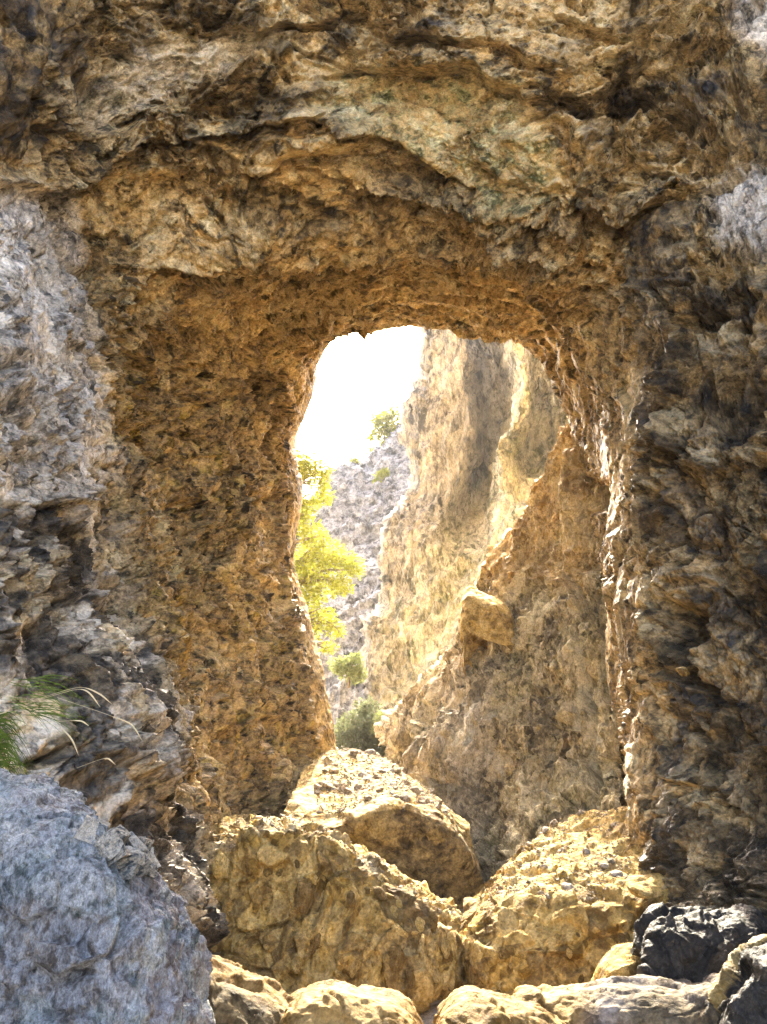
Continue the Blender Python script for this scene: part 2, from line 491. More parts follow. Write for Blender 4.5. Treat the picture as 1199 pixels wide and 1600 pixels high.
    s = s - s[:, NU // 2:NU // 2 + 1]; w = w - w[rows[5]:rows[5] + 1]
    p3 = G.reshape(-1, 3); uv = project(p3)
    st = p3.astype(f32)
    ax = lambda a, b: np.array([a, b, .65 * a + .35 * b], f32)      # grain: drawn out round the tunnel, tight along it
    row = np.repeat(np.arange(NV), NU)
    tcol = np.tile(ts, NV)
    intun = smooth(rows[5] + 16, rows[5] - 30, row + 42 * fbm(p3 * 1.4 + 19, 4))       # 1 in the tunnel, 0 on the outer face
    side = 1 - smooth(.40, .47, tcol) * smooth(.66, .60, tcol)
    # ---- rock kinds, as seen on the face
    uvj = uv + 14 * np.stack([fbm(p3 * 2.2, 4), fbm(p3 * 2.2 + 40, 4)], -1)
    z_green = inside(uvj + 16 * fbm(p3 * 5 + 70, 3)[:, None], [(495, 165), (515, 112), (640, 112), (730, 122), (800, 140), (850, 190), (870, 262), (850, 325), (740, 310), (680, 280), (600, 214)], 22) * (.75 + .25 * smooth(-.3, .2, fbm(st * ax(4., 1.5) + 8, 3)))
    z_pale = inside(uvj, [(105, 185), (115, 140), (210, 75), (320, 60), (470, 45), (345, 112), (255, 152), (150, 195)], 10)
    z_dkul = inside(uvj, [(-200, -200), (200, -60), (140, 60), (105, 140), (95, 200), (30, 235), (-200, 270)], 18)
    z_left = inside(uvj, [(-400, 290), (60, 285), (125, 330), (126, 600), (136, 780), (-400, 800)], 16)
    z_left2 = inside(uvj, [(-400, 780), (140, 780), (165, 920), (200, 1000), (235, 1120), (262, 1320), (310, 1600), (-400, 1600)], 10)
    z_gr = inside(uvj, [(1098, 300), (1180, 265), (1500, 250), (1500, 420), (1190, 412), (1120, 385)], 22)
    z_br = inside(uvj, [(1128, -60), (1500, -80), (1500, 110), (1190, 88), (1150, 50)], 22)
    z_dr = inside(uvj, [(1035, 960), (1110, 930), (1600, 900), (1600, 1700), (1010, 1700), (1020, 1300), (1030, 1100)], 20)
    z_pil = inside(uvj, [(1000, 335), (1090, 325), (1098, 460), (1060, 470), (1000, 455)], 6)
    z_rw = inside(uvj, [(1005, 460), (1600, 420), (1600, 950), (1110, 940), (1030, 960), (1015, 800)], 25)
    z_ur = inside(uvj, [(800, 20), (900, 40), (1130, 60), (1110, 330), (960, 330), (870, 300), (840, 150)], 30)
    z_or = np.maximum(inside(uvj, [(1040, 1225), (1075, 1222), (1120, 1250), (1168, 1285), (1160, 1300), (1110, 1275), (1060, 1245)], 5),
                      np.maximum(inside(uvj, [(1075, 1310), (1130, 1340), (1125, 1362), (1070, 1335)], 5), inside(uvj, [(1060, 1365), (1090, 1390), (1085, 1410), (1055, 1385)], 5)))
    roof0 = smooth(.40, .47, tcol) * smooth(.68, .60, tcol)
    mott = smooth(-0.15, 0.25, fbm(p3 * 3.0 + 9, 4))
    mott2 = smooth(-0.05, 0.3, fbm(st * ax(2.2, 3.0) + 5, 4))
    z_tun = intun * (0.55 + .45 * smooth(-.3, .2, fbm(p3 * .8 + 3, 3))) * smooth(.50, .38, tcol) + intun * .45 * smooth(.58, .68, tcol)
    grey = np.clip(z_left * (1 - .25 * mott) + z_left2 * (.18 + .5 * mott) + z_gr + z_br + .8 * z_pale * .6 + .12 * z_rw * (1 - intun) * mott, 0, 1)
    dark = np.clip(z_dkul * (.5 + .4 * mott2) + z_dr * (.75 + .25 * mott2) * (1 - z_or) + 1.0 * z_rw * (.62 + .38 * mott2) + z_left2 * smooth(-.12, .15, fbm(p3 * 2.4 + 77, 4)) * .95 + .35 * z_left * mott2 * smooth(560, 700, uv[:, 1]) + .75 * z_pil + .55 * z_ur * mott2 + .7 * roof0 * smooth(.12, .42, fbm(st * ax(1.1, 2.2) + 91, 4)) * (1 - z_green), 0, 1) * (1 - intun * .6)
    green = np.clip(1.0 * z_green + .55 * z_pale + .25 * z_left, 0, 1)
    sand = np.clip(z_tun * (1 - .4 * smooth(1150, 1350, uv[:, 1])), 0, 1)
    # ---- relief
    stw = warp(st, 1.1, 0.35); stw = warp(stw, 4.0, 0.07)
    aniso = ax(1.0, 1.9)
    big = fbm(p3 * 0.55, 3)
    pl1, h1, e1 = cells(stw * aniso * 1.3 + 3.1)
    pl2, h2, e2 = cells(stw * aniso * 3.6 + 7.7)
    pl3, h3, e3 = cells(warp(st, 7, 0.05) * aniso * 9.0)
    wst = warp(stw, 6.0, 0.05)
    rid = fbm(stw * ax(1.6, 3.6) + 11, 4, 0.55, True)
    web = perlin(wst * ax(4.5, 8.5) + 5); web = 1 - 2.2 * np.abs(web)              # sharp crests round rounded hollows
    web2 = perlin(wst * ax(10, 18) + 25); web2 = 1 - 2.2 * np.abs(web2)
    web3 = perlin(warp(st, 15, .02) * ax(22, 34) + 2); web3 = 1 - 2.2 * np.abs(web3)
    fin = fbm(p3 * 14, 3, 0.6)
    calm = 1 - .75 * np.clip(z_green + z_pale + z_gr + z_pil + .5 * z_left, 0, 1)
    amp = (0.30 + 0.70 * smooth(-.35, .35, fbm(p3 * 0.9 + 21, 3))) * (1 - .25 * intun)
    rib = 1 - 2 * np.abs(perlin(stw * ax(.75, 3.0) + 44)); rib2 = 1 - 2 * np.abs(perlin(wst * ax(1.6, 7.0) + 54))
    pl0, h0, e0 = cells(stw * aniso * .62 + 5.5)
    calmness = np.clip(smooth(.62, .70, h0) * .7 + smooth(.66, .72, h1) * .7 + .5 * (1 - calm), 0, 1) * smooth(0, .1, e1)
    calm = calm * (1 - .7 * calmness) * (1 - .4 * intun * roof0)
    flute = (1 - 2 * np.abs(perlin(stw * np.array([2.4, 2.4, .5]) + 71))) * .11 + (1 - 2 * np.abs(perlin(wst * np.array([6, 6, 1.1]) + 76))) * .055
    edge = 1 - .6 * np.exp(-((row - rows[5] + 6) / 26.0) ** 2) * smooth(.60, .66, tcol)
    edge = np.minimum(edge, 1 - .6 * smooth(rows[5] + 10, rows[5] - 15, row) * smooth(.60, .66, tcol))
    d = (z_rw * flute + 0.20 * big + 0.16 * pl0 * calm * smooth(0, .05, e0) + side * (.4 + .6 * intun) * (.10 * rib + .05 * rib2) + 0.15 * pl1 * calm * smooth(0, .12, e1) + calm * (0.075 * pl2 * smooth(0, .2, e2) + 0.03 * amp * pl3 * smooth(0, .25, e3))
         + 0.045 * rid * calm + amp * (0.5 + .5 * calm) * (0.050 * web + 0.030 * web2) + 0.014 * web3 + 0.010 * fin)
    holes = smooth(.10, .42, perlin(wst * ax(3.2, 6.0) + 61)) * 0.22 + smooth(.08, .40, perlin(wst * ax(8, 14) + 87)) * 0.11 + smooth(.15, .4, perlin(wst * ax(17, 28) + 7)) * 0.045
    d -= calm * amp * holes + smooth(.05, 0, e1) * 0.05 * calm
    ck = fbm(st * ax(.9, 1.5) + 33, 5, .55); ck2 = fbm(st * ax(1.8, 2.6) + 63, 4, .55)
    d -= calm * (smooth(.035, .0, np.abs(ck)) * .14 * smooth(-.1, .2, fbm(p3 * 1.3 + 15, 2)) + smooth(.03, 0, np.abs(ck2)) * .07)
    d = d * edge
    # strata steps on the roof and the overhanging face
    roof = smooth(.40, .47, tcol) * smooth(.68, .60, tcol)
    lay = w.ravel() * 2.6 + 1.1 * fbm(st * ax(.55, .9) + 2, 3)
    saw = lay - np.floor(lay)
    d += roof * (1 - z_green) * 0.13 * (smooth(0, .8, saw) * smooth(1, .9, saw) - .4) * smooth(-.3, .3, fbm(p3 * .8 + 50, 2))
    # the set-back panels, the slab over the shoulder, the dark pockets
    d -= 0.14 * z_green + 0.06 * z_pale
    d -= 0.10 * inside(uvj, [(600, 215), (500, 240), (420, 265), (560, 285), (700, 300), (740, 300)], 8)
    d += 0.13 * inside(uvj, [(-50, 285), (60, 262), (230, 215), (330, 205), (500, 168), (600, 214), (500, 235), (380, 262), (120, 275), (60, 292)], 12)
    d -= 0.45 * inside(uvj, [(895, 345), (930, 335), (985, 345), (990, 358), (940, 362)], 5)
    d -= 0.30 * inside(uvj, [(1040, 940), (1100, 950), (1090, 985), (1050, 1010)], 10)
    d -= 0.22 * inside(uvj, [(925, 745), (945, 740), (962, 770), (955, 800), (925, 800)], 5)
    d += 0.10 * z_pil + 0.08 * z_gr
    d += 0.22 * inside(uvj, [(70, 1040), (120, 1000), (190, 1040), (225, 1120), (235, 1230), (150, 1260), (80, 1150)], 40)
    def lip(pts, wide, high):
        """a slab edge: the rock stands proud above the line and breaks away below it"""
        pts = np.array(pts, f32)
        best = np.full(len(uvj), 1e9, f32); sd = np.zeros(len(uvj), f32); tt_ = np.zeros(len(uvj), f32)
        for k in range(len(pts) - 1):
            a_, ab = pts[k], pts[k + 1] - pts[k]
            t_ = np.clip(((uvj - a_) @ ab) / (ab @ ab), 0, 1)
            q_ = uvj - a_ - t_[:, None] * ab
            dd = np.hypot(q_[:, 0], q_[:, 1]); m_ = dd < best
            best = np.where(m_, dd, best)
            sg = np.sign(ab[0] * q_[:, 1] - ab[1] * q_[:, 0])
            sd = np.where(m_, -sg * dd, sd); tt_ = np.where(m_, (k + t_) / (len(pts) - 1), tt_)
        ends = smooth(0, .12, tt_) * smooth(1, .88, tt_)
        return high * ends * np.where(sd > 0, np.clip(1 - sd / wide, 0, 1), smooth(-3, 0, sd)) - 1.1 * high * ends * smooth(-14, -4, sd) * smooth(0, -4, sd) * (.3 + .7 * smooth(-.1, .15, fbm(p3 * 4 + 23, 2)))
    for pts, wd, hi in (([(10, 282), (110, 268), (230, 215), (330, 207), (440, 195), (525, 165)], 60, .16),
                        ([(495, 108), (640, 106), (740, 118), (830, 155), (880, 150)], 45, .13),
                        ([(540, 282), (640, 300), (700, 330), (760, 337), (830, 365), (898, 410)], 55, .15),
                        ([(360, 268), (450, 256), (560, 280), (610, 300)], 35, .09),
                        ([(600, 55), (700, 65), (760, 70), (815, 108), (905, 116)], 40, .12),
                        ([(470, 170), (540, 205), (620, 222), (700, 280), (745, 305)], 35, .11),
                        ([(140, 590), (165, 500), (240, 425), (400, 388), (560, 376), (700, 385), (810, 412)], 60, .17),
                        ([(235, 660), (262, 580), (320, 510), (430, 470), (560, 452), (700, 455), (800, 480), (865, 535)], 50, .15),
                        ([(335, 660), (365, 570), (430, 512), (560, 484), (700, 480), (800, 500), (852, 548)], 32, .08), ([(805, 405), (880, 425), (905, 500), (935, 640)], 40, .12),
                        ([(960, 330), (1040, 318), (1100, 305), (1180, 270)], 40, .14),
                        ([(1030, 1218), (1100, 1225), (1170, 1280)], 40, .10), ([(0, 800), (60, 790), (110, 800)], 40, .10),
                        ([(860, 20), (960, 60), (1060, 70), (1130, 90)], 40, .10), ([(250, 30), (330, 52), (480, 40), (600, 10)], 40, .10),
                        ([(100, 1180), (150, 1230), (215, 1290), (250, 1330)], 40, .10)):
        d += lip(pts, wd, hi)
    fade = 1 - .82 * smooth(rows[2] + 34, rows[2] + 2, row)
    Dp = p3 + n.reshape(-1, 3) * (d * fade)[:, None]
    flow = Dp
    G2_ = Dp.reshape(NV, NU, 3)
    nn = grid_normals(G2_)
    if nn[rows[4], NU // 2, 2] > 0: nn = -nn
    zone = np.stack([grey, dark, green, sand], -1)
    cell = 0.55 * h2 + 0.45 * h3
    # ---- split into the parts one can name
    root = tag(empty('rock_arch', (0, 8, 0)), 'massive ochre rock arch pierced by a rough-walled tunnel, open to the sky behind', 'rock arch')
    root.location = (0, 0, 0)
    F4 = grid_faces(NU, NV)
    fn = np.cross(Dp[F4[:, 1]] - Dp[F4[:, 0]], Dp[F4[:, 3]] - Dp[F4[:, 0]])
    if (fn * nn.reshape(-1, 3)[F4[:, 0]]).sum() < 0: F4 = F4[:, ::-1]
    fr = np.repeat(np.arange(NV - 1), NU - 1); fc = np.tile(np.arange(NU - 1), NV - 1)
    tl, tr = np.searchsorted(ts, .445), np.searchsorted(ts, .60)
    part = np.where(fr < rows[2], 0, np.where(fr < rows[5], np.where(fc < tl, 1, np.where(fc < tr, 2, 3)), np.where(fc < tl, 4, np.where(fc < tr, 5, 6))))
    names = ['back_face', 'tunnel_wall', 'tunnel_roof', 'tunnel_wall', 'outer_wall', 'overhang', 'outer_wall']
    labels = [None, 'dark brown tunnel wall curving to the yellow tree', 'ochre tunnel roof over the bright opening', 'narrow ochre tunnel wall with a sunlit edge',
              'pale grey speckled wall above the grass', 'layered tan overhang with a greenish panel', 'blackened craggy wall above the wet black rock']
    for k in range(7):
        f = F4[part == k]
        used = np.unique(f)
        re = np.zeros(NV * NU, np.int32); re[used] = np.arange(len(used))
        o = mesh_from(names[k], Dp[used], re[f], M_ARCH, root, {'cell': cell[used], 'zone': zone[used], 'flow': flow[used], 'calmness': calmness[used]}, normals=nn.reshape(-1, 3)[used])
        if labels[k]: o['label'] = labels[k]
build_arch()

# ------------------------------------------------------------------ rocks built on rails
def rail_rock(name, rails, nu, nvs, mat, label=None, cat='boulder', group=None, kind=None, amp=1.0, freq=1.0, zone=None, round_=0.0, aniso=(1, 1, 1), flip=None, parent=None, pit=0.0, ribs=0.0, step=None, chip=1.0):
    G, rows = loft([[P(*q) for q in r] for r in rails], nu, nvs)
    n = grid_normals(G)
    cen = G.reshape(-1, 3).mean(0)
    if ((G - cen) * n).sum() < 0: n = -n
    if flip: n = -n
    p = G.reshape(-1, 3)
    an = np.array(aniso)
    pw = warp(warp(p, 1.5 * freq, 0.18 / freq), 5 * freq, 0.05 / freq)
    pl1, h1, e1 = cells(pw * an * 2.0 * freq)
    pl2, h2, e2 = cells(pw * an * 5.5 * freq + 9)
    web = 1 - 2.2 * np.abs(perlin(pw * an * 3.2 * freq + 5))
    web2 = 1 - 2.2 * np.abs(perlin(pw * an * 8.0 * freq + 15))
    web3 = 1 - 2.2 * np.abs(perlin(p * an * 19 * freq + 25))
    d = (0.10 * fbm(p * 0.9 * freq, 3) + 0.10 * pl1 * smooth(0, .06, e1) + chip * 0.045 * pl2 * smooth(0, .07, e2) + 0.012 * fbm(p * 13 * freq, 3)
         + 0.028 * web + 0.018 * web2 + 0.008 * web3) / freq
    if ribs:
        d += ribs * ((1 - 2 * np.abs(perlin(pw * np.array([2.6, 2.6, .45]) * freq + 3))) + .6 * (1 - 2 * np.abs(perlin(pw * np.array([6, 6, 1.0]) * freq + 13))))
    if step: d += step(p, project(p) + 14 * fbm(p * 2 * freq, 3)[:, None])
    d -= pit * (smooth(.25, .5, perlin(pw * an * 4 * freq + 61)) * .10 + smooth(.25, .5, perlin(pw * an * 9 * freq + 81)) * .04) / freq
    q = p + n.reshape(-1, 3) * (amp * d)[:, None]
    uv = project(p)
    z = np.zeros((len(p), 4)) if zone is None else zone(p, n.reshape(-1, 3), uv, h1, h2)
    f = grid_faces(nu, G.shape[0])
    # outward winding
    e = q[f[:, 1]] - q[f[:, 0]]; g = q[f[:, 3]] - q[f[:, 0]]
    if (np.cross(e, g) * n.reshape(-1, 3)[f[:, 0]]).sum() < 0: f = f[:, ::-1]
    o = mesh_from(name, q, f, mat, parent, {'cell': .5 * h2 + .5 * h1, 'zone': z, 'flow': q})
    tag(o, label, cat, group, kind)
    return o, q.reshape(G.shape), n

def zones(r=None, g=None):
    def fn(p, n, uv, h1, h2):
        z = np.zeros((len(p), 4))
        if r: z[:, 0] = r(p, n, uv)
        if g: z[:, 1] = g(p, n, uv)
        return np.clip(z, 0, 1)
    return fn
mo = lambda p, s=2.0, o=0.0, a=-.1, b=.3: smooth(a, b, fbm(p * s + o, 4))

# buttress beyond the right wall
butt, buttG, _ = rail_rock('rock_buttress', [
    [(960, 690, 14), (930, 740, 15), (900, 820, 16), (850, 890, 17), (800, 1000, 18), (770, 1050, 18), (700, 1127, 18), (700, 1150, 18), (720, 1240, 16), (800, 1420, 12)],
    [(899, 665, 12.0), (868, 722, 12.5), (832, 810, 13), (768, 885, 13.5), (733, 1005, 14), (690, 1048, 14.2), (618, 1127, 14.5), (613, 1155, 14.3), (650, 1215, 13.5), (750, 1400, 11)],
    [(903, 690, 11.3), (890, 745, 11.5), (880, 820, 11.8), (850, 895, 12.2), (830, 1000, 12.2), (800, 1060, 12.1), (760, 1140, 12), (750, 1185, 11.9), (780, 1260, 11.3), (830, 1420, 9.8)],
    [(914, 700, 10.7), (920, 760, 10.7), (927, 830, 10.8), (935, 900, 10.9), (938, 1000, 10.6), (940, 1080, 10.4), (936, 1150, 10.2), (934, 1210, 10.1), (925, 1290, 9.6), (925, 1420, 8.8)],
    [(960, 690, 10.6), (975, 760, 10.5), (985, 830, 10.4), (990, 900, 10.3), (995, 1000, 10.1), (1000, 1080, 9.9), (1000, 1150, 9.7), (1000, 1210, 9.6), (1000, 1290, 9.2), (1000, 1420, 8.6)]],
    420, [14, 140, 110, 40], M_BUTT, 'tapering golden rock buttress rising to a point against the pale cliff', 'rock buttress', aniso=(1.4, 1.4, .8), amp=1.0, pit=1, ribs=.09,
    step=lambda p, uv: .22 * smooth(880, 925, uv[:, 1] + .12 * (930 - uv[:, 0]) + 22 * fbm(p * 1.1, 3)) * smooth(770, 830, uv[:, 0]) - .3 * smooth(14, 0, np.abs(uv[:, 0] - 925 - .06 * (uv[:, 1] - 800))) + .35 * inside(uv, [(640, 1215), (760, 1090), (800, 1050), (815, 1120), (780, 1250), (760, 1400), (640, 1400)], 25),
    zone=lambda p, n, uv, h1, h2: np.stack([.75 * inside(uv, [(600, 1110), (740, 1010), (800, 1060), (800, 1200), (760, 1420), (560, 1420)], 30), 0 * p[:, 0], .3 * mo(p, 1.2), .8 * inside(uv, [(800, 600), (940, 600), (945, 930), (860, 930), (740, 900)], 20)], -1))  # alpha mask paints the golden bounce glow into the upper point's colour

# far cliff and scree slope
cliff, _, _ = rail_rock('cliff', [
    [(690, 470, 36), (690, 520, 36), (690, 580, 36), (680, 640, 36), (670, 700, 36), (670, 760, 36), (650, 810, 35), (640, 930, 34), (620, 1000, 33), (620, 1080, 32), (640, 1180, 30)],
    [(658, 490, 30), (659, 520, 30), (665, 582, 30), (650, 634, 30), (643, 700, 30), (645, 765, 30), (610, 812, 29), (600, 930, 28), (574, 975, 27), (568, 1070, 26), (605, 1180, 24)],
    [(718, 480, 29.5), (722, 520, 29), (730, 600, 29), (735, 660, 29), (725, 720, 29), (700, 790, 29), (665, 850, 28), (650, 930, 27), (640, 1000, 26), (625, 1090, 25), (640, 1200, 23)],
    [(748, 480, 33), (755, 520, 33), (770, 600, 33), (775, 660, 33), (762, 720, 32), (740, 800, 31), (720, 850, 28.5), (705, 930, 26.5), (690, 1000, 25.5), (675, 1090, 24), (690, 1200, 22)],
    [(800, 480, 24.5), (808, 520, 24.5), (822, 600, 24.5), (818, 650, 24.5), (785, 705, 25.5), (775, 790, 27), (775, 850, 26), (760, 930, 25), (745, 1000, 24), (730, 1090, 23), (740, 1200, 21)],
    [(835, 480, 27), (842, 520, 27), (850, 600, 28), (845, 670, 28.5), (830, 730, 27), (820, 800, 25), (815, 850, 24), (800, 930, 23), (790, 1000, 22), (780, 1090, 21), (790, 1200, 19)],
    [(940, 480, 22), (940, 520, 22), (945, 600, 22), (945, 670, 22), (945, 730, 21), (945, 800, 20), (945, 850, 20), (945, 930, 19), (945, 1000, 19), (945, 1090, 18), (945, 1200, 17)]],
    300, [8, 60, 40, 50, 40, 50], M_LIME, 'tall pale limestone cliff with vertical folds seen through the tunnel', 'cliff', kind='structure', freq=0.45, amp=.8, aniso=(1.4, 1.4, .7), ribs=.25,
    zone=lambda p, n, uv, h1, h2: np.stack([.6 * inside(uv, [(820, 500), (960, 500), (960, 900), (700, 1100), (600, 1150), (600, 950), (760, 720)], 40), .3 * mo(p, .5), 0 * p[:, 0], 0 * p[:, 0]], -1))

rail_rock('scree_slope', [
    [(380, 1250, 24), (480, 1250, 24), (560, 1250, 24), (620, 1250, 24), (700, 1250, 24)],
    [(380, 1080, 28), (480, 1060, 28), (560, 1040, 28), (620, 1020, 28), (700, 1000, 29)],
    [(380, 920, 36), (480, 900, 36), (560, 870, 36), (630, 850, 36), (700, 830, 36)],
    [(380, 830, 42), (480, 785, 42), (530, 730, 42), (575, 722, 43), (620, 665, 44), (660, 628, 44), (720, 590, 44)],
    [(380, 860, 56), (480, 850, 56), (575, 800, 56), (620, 760, 56), (720, 700, 56)]],
    200, [20, 90, 70, 12], M_SCREE, kind='structure', cat=None, freq=0.5, amp=1.3, flip=None)

# boulders on the tunnel floor
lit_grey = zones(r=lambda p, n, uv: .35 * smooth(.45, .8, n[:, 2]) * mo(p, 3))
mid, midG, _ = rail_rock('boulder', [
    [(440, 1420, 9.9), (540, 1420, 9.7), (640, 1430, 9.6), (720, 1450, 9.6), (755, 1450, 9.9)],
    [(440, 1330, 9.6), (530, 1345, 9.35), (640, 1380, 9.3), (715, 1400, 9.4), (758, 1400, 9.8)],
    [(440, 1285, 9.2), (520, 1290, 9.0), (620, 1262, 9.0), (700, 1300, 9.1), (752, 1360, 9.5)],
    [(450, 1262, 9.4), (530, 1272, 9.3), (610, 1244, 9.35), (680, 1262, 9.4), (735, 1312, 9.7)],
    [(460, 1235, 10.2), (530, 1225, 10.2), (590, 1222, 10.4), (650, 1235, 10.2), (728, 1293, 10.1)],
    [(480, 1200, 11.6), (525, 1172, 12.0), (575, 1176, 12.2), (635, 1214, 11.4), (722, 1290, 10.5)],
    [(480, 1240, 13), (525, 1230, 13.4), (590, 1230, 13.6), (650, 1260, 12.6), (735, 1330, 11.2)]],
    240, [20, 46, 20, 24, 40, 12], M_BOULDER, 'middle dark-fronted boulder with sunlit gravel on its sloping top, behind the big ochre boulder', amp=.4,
    zone=lambda p, n, uv, h1, h2: np.stack([.2 * mo(p, 3), .35 * mo(p, 1.5, 4), 0 * h1, .9 * smooth(.75, .35, n[:, 2])], -1) + np.stack([0 * h1, .62 * smooth(.7, .4, n[:, 2]), 0 * h1, 0 * h1], -1))  # front shade painted in: browner and darker wherever the face isn't turned up
big, bigG, _ = rail_rock('boulder', [
    [(250, 1600, 6.6), (330, 1640, 6.2), (430, 1640, 6.05), (560, 1640, 6.4), (650, 1572, 6.9), (698, 1545, 7.0), (716, 1530, 7.3)],
    [(245, 1500, 6.9), (320, 1530, 6.6), (430, 1550, 6.45), (560, 1560, 6.35), (645, 1560, 6.35), (700, 1530, 6.6), (718, 1510, 7.1)],
    [(245, 1430, 7.0), (320, 1430, 6.8), (430, 1425, 6.7), (540, 1430, 6.6), (640, 1450, 6.55), (706, 1470, 6.7), (724, 1465, 7.1)],
    [(260, 1370, 7.1), (330, 1335, 6.95), (400, 1305, 6.85), (495, 1305, 6.85), (575, 1358, 6.85), (655, 1418, 6.75), (717, 1462, 7.0)],
    [(270, 1350, 7.4), (345, 1308, 7.2), (425, 1284, 7.1), (497, 1290, 7.1), (575, 1338, 7.1), (658, 1400, 7.1), (718, 1446, 7.2)],
    [(290, 1340, 8.2), (380, 1295, 7.9), (450, 1280, 7.8), (505, 1288, 7.8), (592, 1340, 7.6), (680, 1402, 7.5), (722, 1440, 7.5)],
    [(290, 1420, 9.0), (380, 1380, 9.0), (450, 1360, 9.2), (505, 1370, 8.8), (592, 1400, 8.6), (690, 1450, 8.4), (745, 1470, 8.4)]],
    330, [24, 70, 56, 20, 26, 10], M_BOULDER, 'biggest ochre boulder with a flat craggy front and white sunlit rim, filling the tunnel floor', pit=.5, amp=.6, chip=2.2, aniso=(1.2, 1.2, .75),
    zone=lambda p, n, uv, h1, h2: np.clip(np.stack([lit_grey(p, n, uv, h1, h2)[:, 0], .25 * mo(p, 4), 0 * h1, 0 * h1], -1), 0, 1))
right, rightG, _ = rail_rock('boulder', [
    [(720, 1600, 7.0), (760, 1620, 6.5), (850, 1620, 6.3), (940, 1600, 6.3), (1020, 1580, 6.3), (1080, 1570, 6.5)],
    [(714, 1530, 7.0), (760, 1555, 6.55), (850, 1550, 6.4), (930, 1535, 6.4), (1010, 1520, 6.4), (1080, 1510, 6.5)],
    [(712, 1470, 7.0), (750, 1480, 6.65), (850, 1480, 6.5), (930, 1480, 6.5), (1010, 1470, 6.5), (1080, 1450, 6.6)],
    [(722, 1440, 7.1), (775, 1422, 6.9), (835, 1425, 6.75), (900, 1425, 6.7), (980, 1420, 6.7), (1080, 1390, 6.7)],
    [(742, 1405, 7.5), (790, 1380, 7.4), (850, 1375, 7.3), (920, 1370, 7.2), (990, 1360, 7.1), (1080, 1330, 6.9)],
    [(775, 1372, 8.0), (830, 1324, 8.3), (866, 1293, 8.6), (910, 1275, 8.7), (970, 1270, 8.2), (1060, 1260, 7.4)],
    [(790, 1450, 9.0), (840, 1420, 9.2), (880, 1390, 9.4), (920, 1370, 9.4), (990, 1360, 9.0), (1060, 1340, 8.4)]],
    300, [20, 40, 40, 30, 60, 8], M_BOULDER, 'smooth-faced orange boulder beside the tunnel wall with pebbles strewn over its sunlit top', amp=.5, chip=2.0)

# foreground
slate, slateG, _ = rail_rock('boulder', [
    [(-400, 1700, 2.6), (-100, 1800, 2.45), (120, 1800, 2.45), (262, 1800, 2.55), (320, 1760, 3.0), (352, 1700, 3.8)],
    [(-400, 1450, 2.6), (-100, 1500, 2.5), (100, 1520, 2.5), (240, 1540, 2.6), (300, 1580, 3.0), (328, 1600, 3.6)],
    [(-400, 1330, 2.8), (-100, 1330, 2.65), (60, 1350, 2.6), (185, 1400, 2.65), (262, 1430, 3.0), (285, 1460, 3.6)],
    [(-400, 1270, 3.0), (-100, 1262, 2.85), (40, 1262, 2.8), (150, 1335, 2.75), (215, 1372, 3.0), (245, 1390, 3.6)],
    [(-400, 1240, 3.2), (-100, 1222, 3.1), (45, 1228, 3.05), (135, 1290, 3.0), (190, 1345, 3.1), (232, 1368, 3.5)],
    [(-400, 1260, 4.0), (-100, 1250, 3.9), (40, 1250, 3.7), (130, 1330, 3.5), (190, 1400, 3.5), (230, 1420, 3.7)],
    [(-400, 1500, 4.4), (-100, 1500, 4.3), (40, 1500, 4.2), (130, 1500, 4.0), (190, 1500, 3.9), (230, 1520, 3.9)]],
    330, [30, 80, 50, 30, 14, 8], M_SLATE, 'big blue-grey boulder with a rounded shoulder in the near corner below the grass', freq=1.9, amp=.75, chip=1.8, aniso=(.8, 1, 1.2),
    zone=lambda p, n, uv, h1, h2: np.stack([.35 * mo(p, 7), np.maximum(.5 * mo(p, 5, 9, .1, .3), .8 * inside(uv, [(190, 1390), (250, 1370), (360, 1600), (340, 1700), (250, 1700)], 12) * mo(p, 12, 2, -.3, .1)), 0 * h1, 0 * h1], -1))

def smooth_rock(name, rails, label, mat=None, amp=.42, zone=None, freq=1.2, nu=120, nv=26, group=None):
    return rail_rock(name, rails, nu, [nv] * (len(rails) - 1), mat or M_SMOOTH, label, 'rock', group, amp=amp, freq=freq, zone=zone)
def mound(x0, x1, crest, Y, drop=70, back=.7):
    """rails for a low rounded rock: crest = photo points of its skyline at distance Y"""
    xs = np.linspace(0, 1, len(crest))
    f = lambda k, dy, dY: [((x - (x0 + x1) / 2) * k + (x0 + x1) / 2, y + dy + (0 if 0 < i < len(crest) - 1 else abs(dy) * .3), Y + dY) for i, (x, y) in enumerate(crest)]
    return [f(1.02, drop * 1.7, -.50), f(1.03, drop, -.48), f(1.0, drop * .35, -.36), f(.97, drop * .06, -.12), f(.95, 0, .1), f(.95, 14, back * .6), f(1.0, 120, back)]
smooth_rock('rock', mound(440, 660, [(435, 1600), (455, 1565), (490, 1548), (525, 1542), (570, 1550), (620, 1562), (645, 1580), (665, 1612)], 4.75), 'low golden water-worn rock in the sun in front of the biggest boulder')
smooth_rock('rock', mound(675, 880, [(672, 1612), (690, 1578), (715, 1556), (745, 1550), (790, 1560), (840, 1572), (890, 1600), (910, 1630)], 4.7), 'rounded golden rock in the sun in front of the gap between boulders')
smooth_rock('rock', mound(800, 1150, [(790, 1590), (808, 1545), (860, 1540), (905, 1536), (980, 1532), (1060, 1530), (1130, 1526), (1160, 1560)], 5.1, 60), 'long flat-topped pale rock ledge below the wet black rock',
            zone=lambda p, n, uv, h1, h2: np.stack([smooth(880, 960, uv[:, 0]) * .8, smooth(960, 1010, uv[:, 0]) * smooth(1550, 1575, uv[:, 1] + 20 * h2) * .8, 0 * h1, 0 * h1], -1))
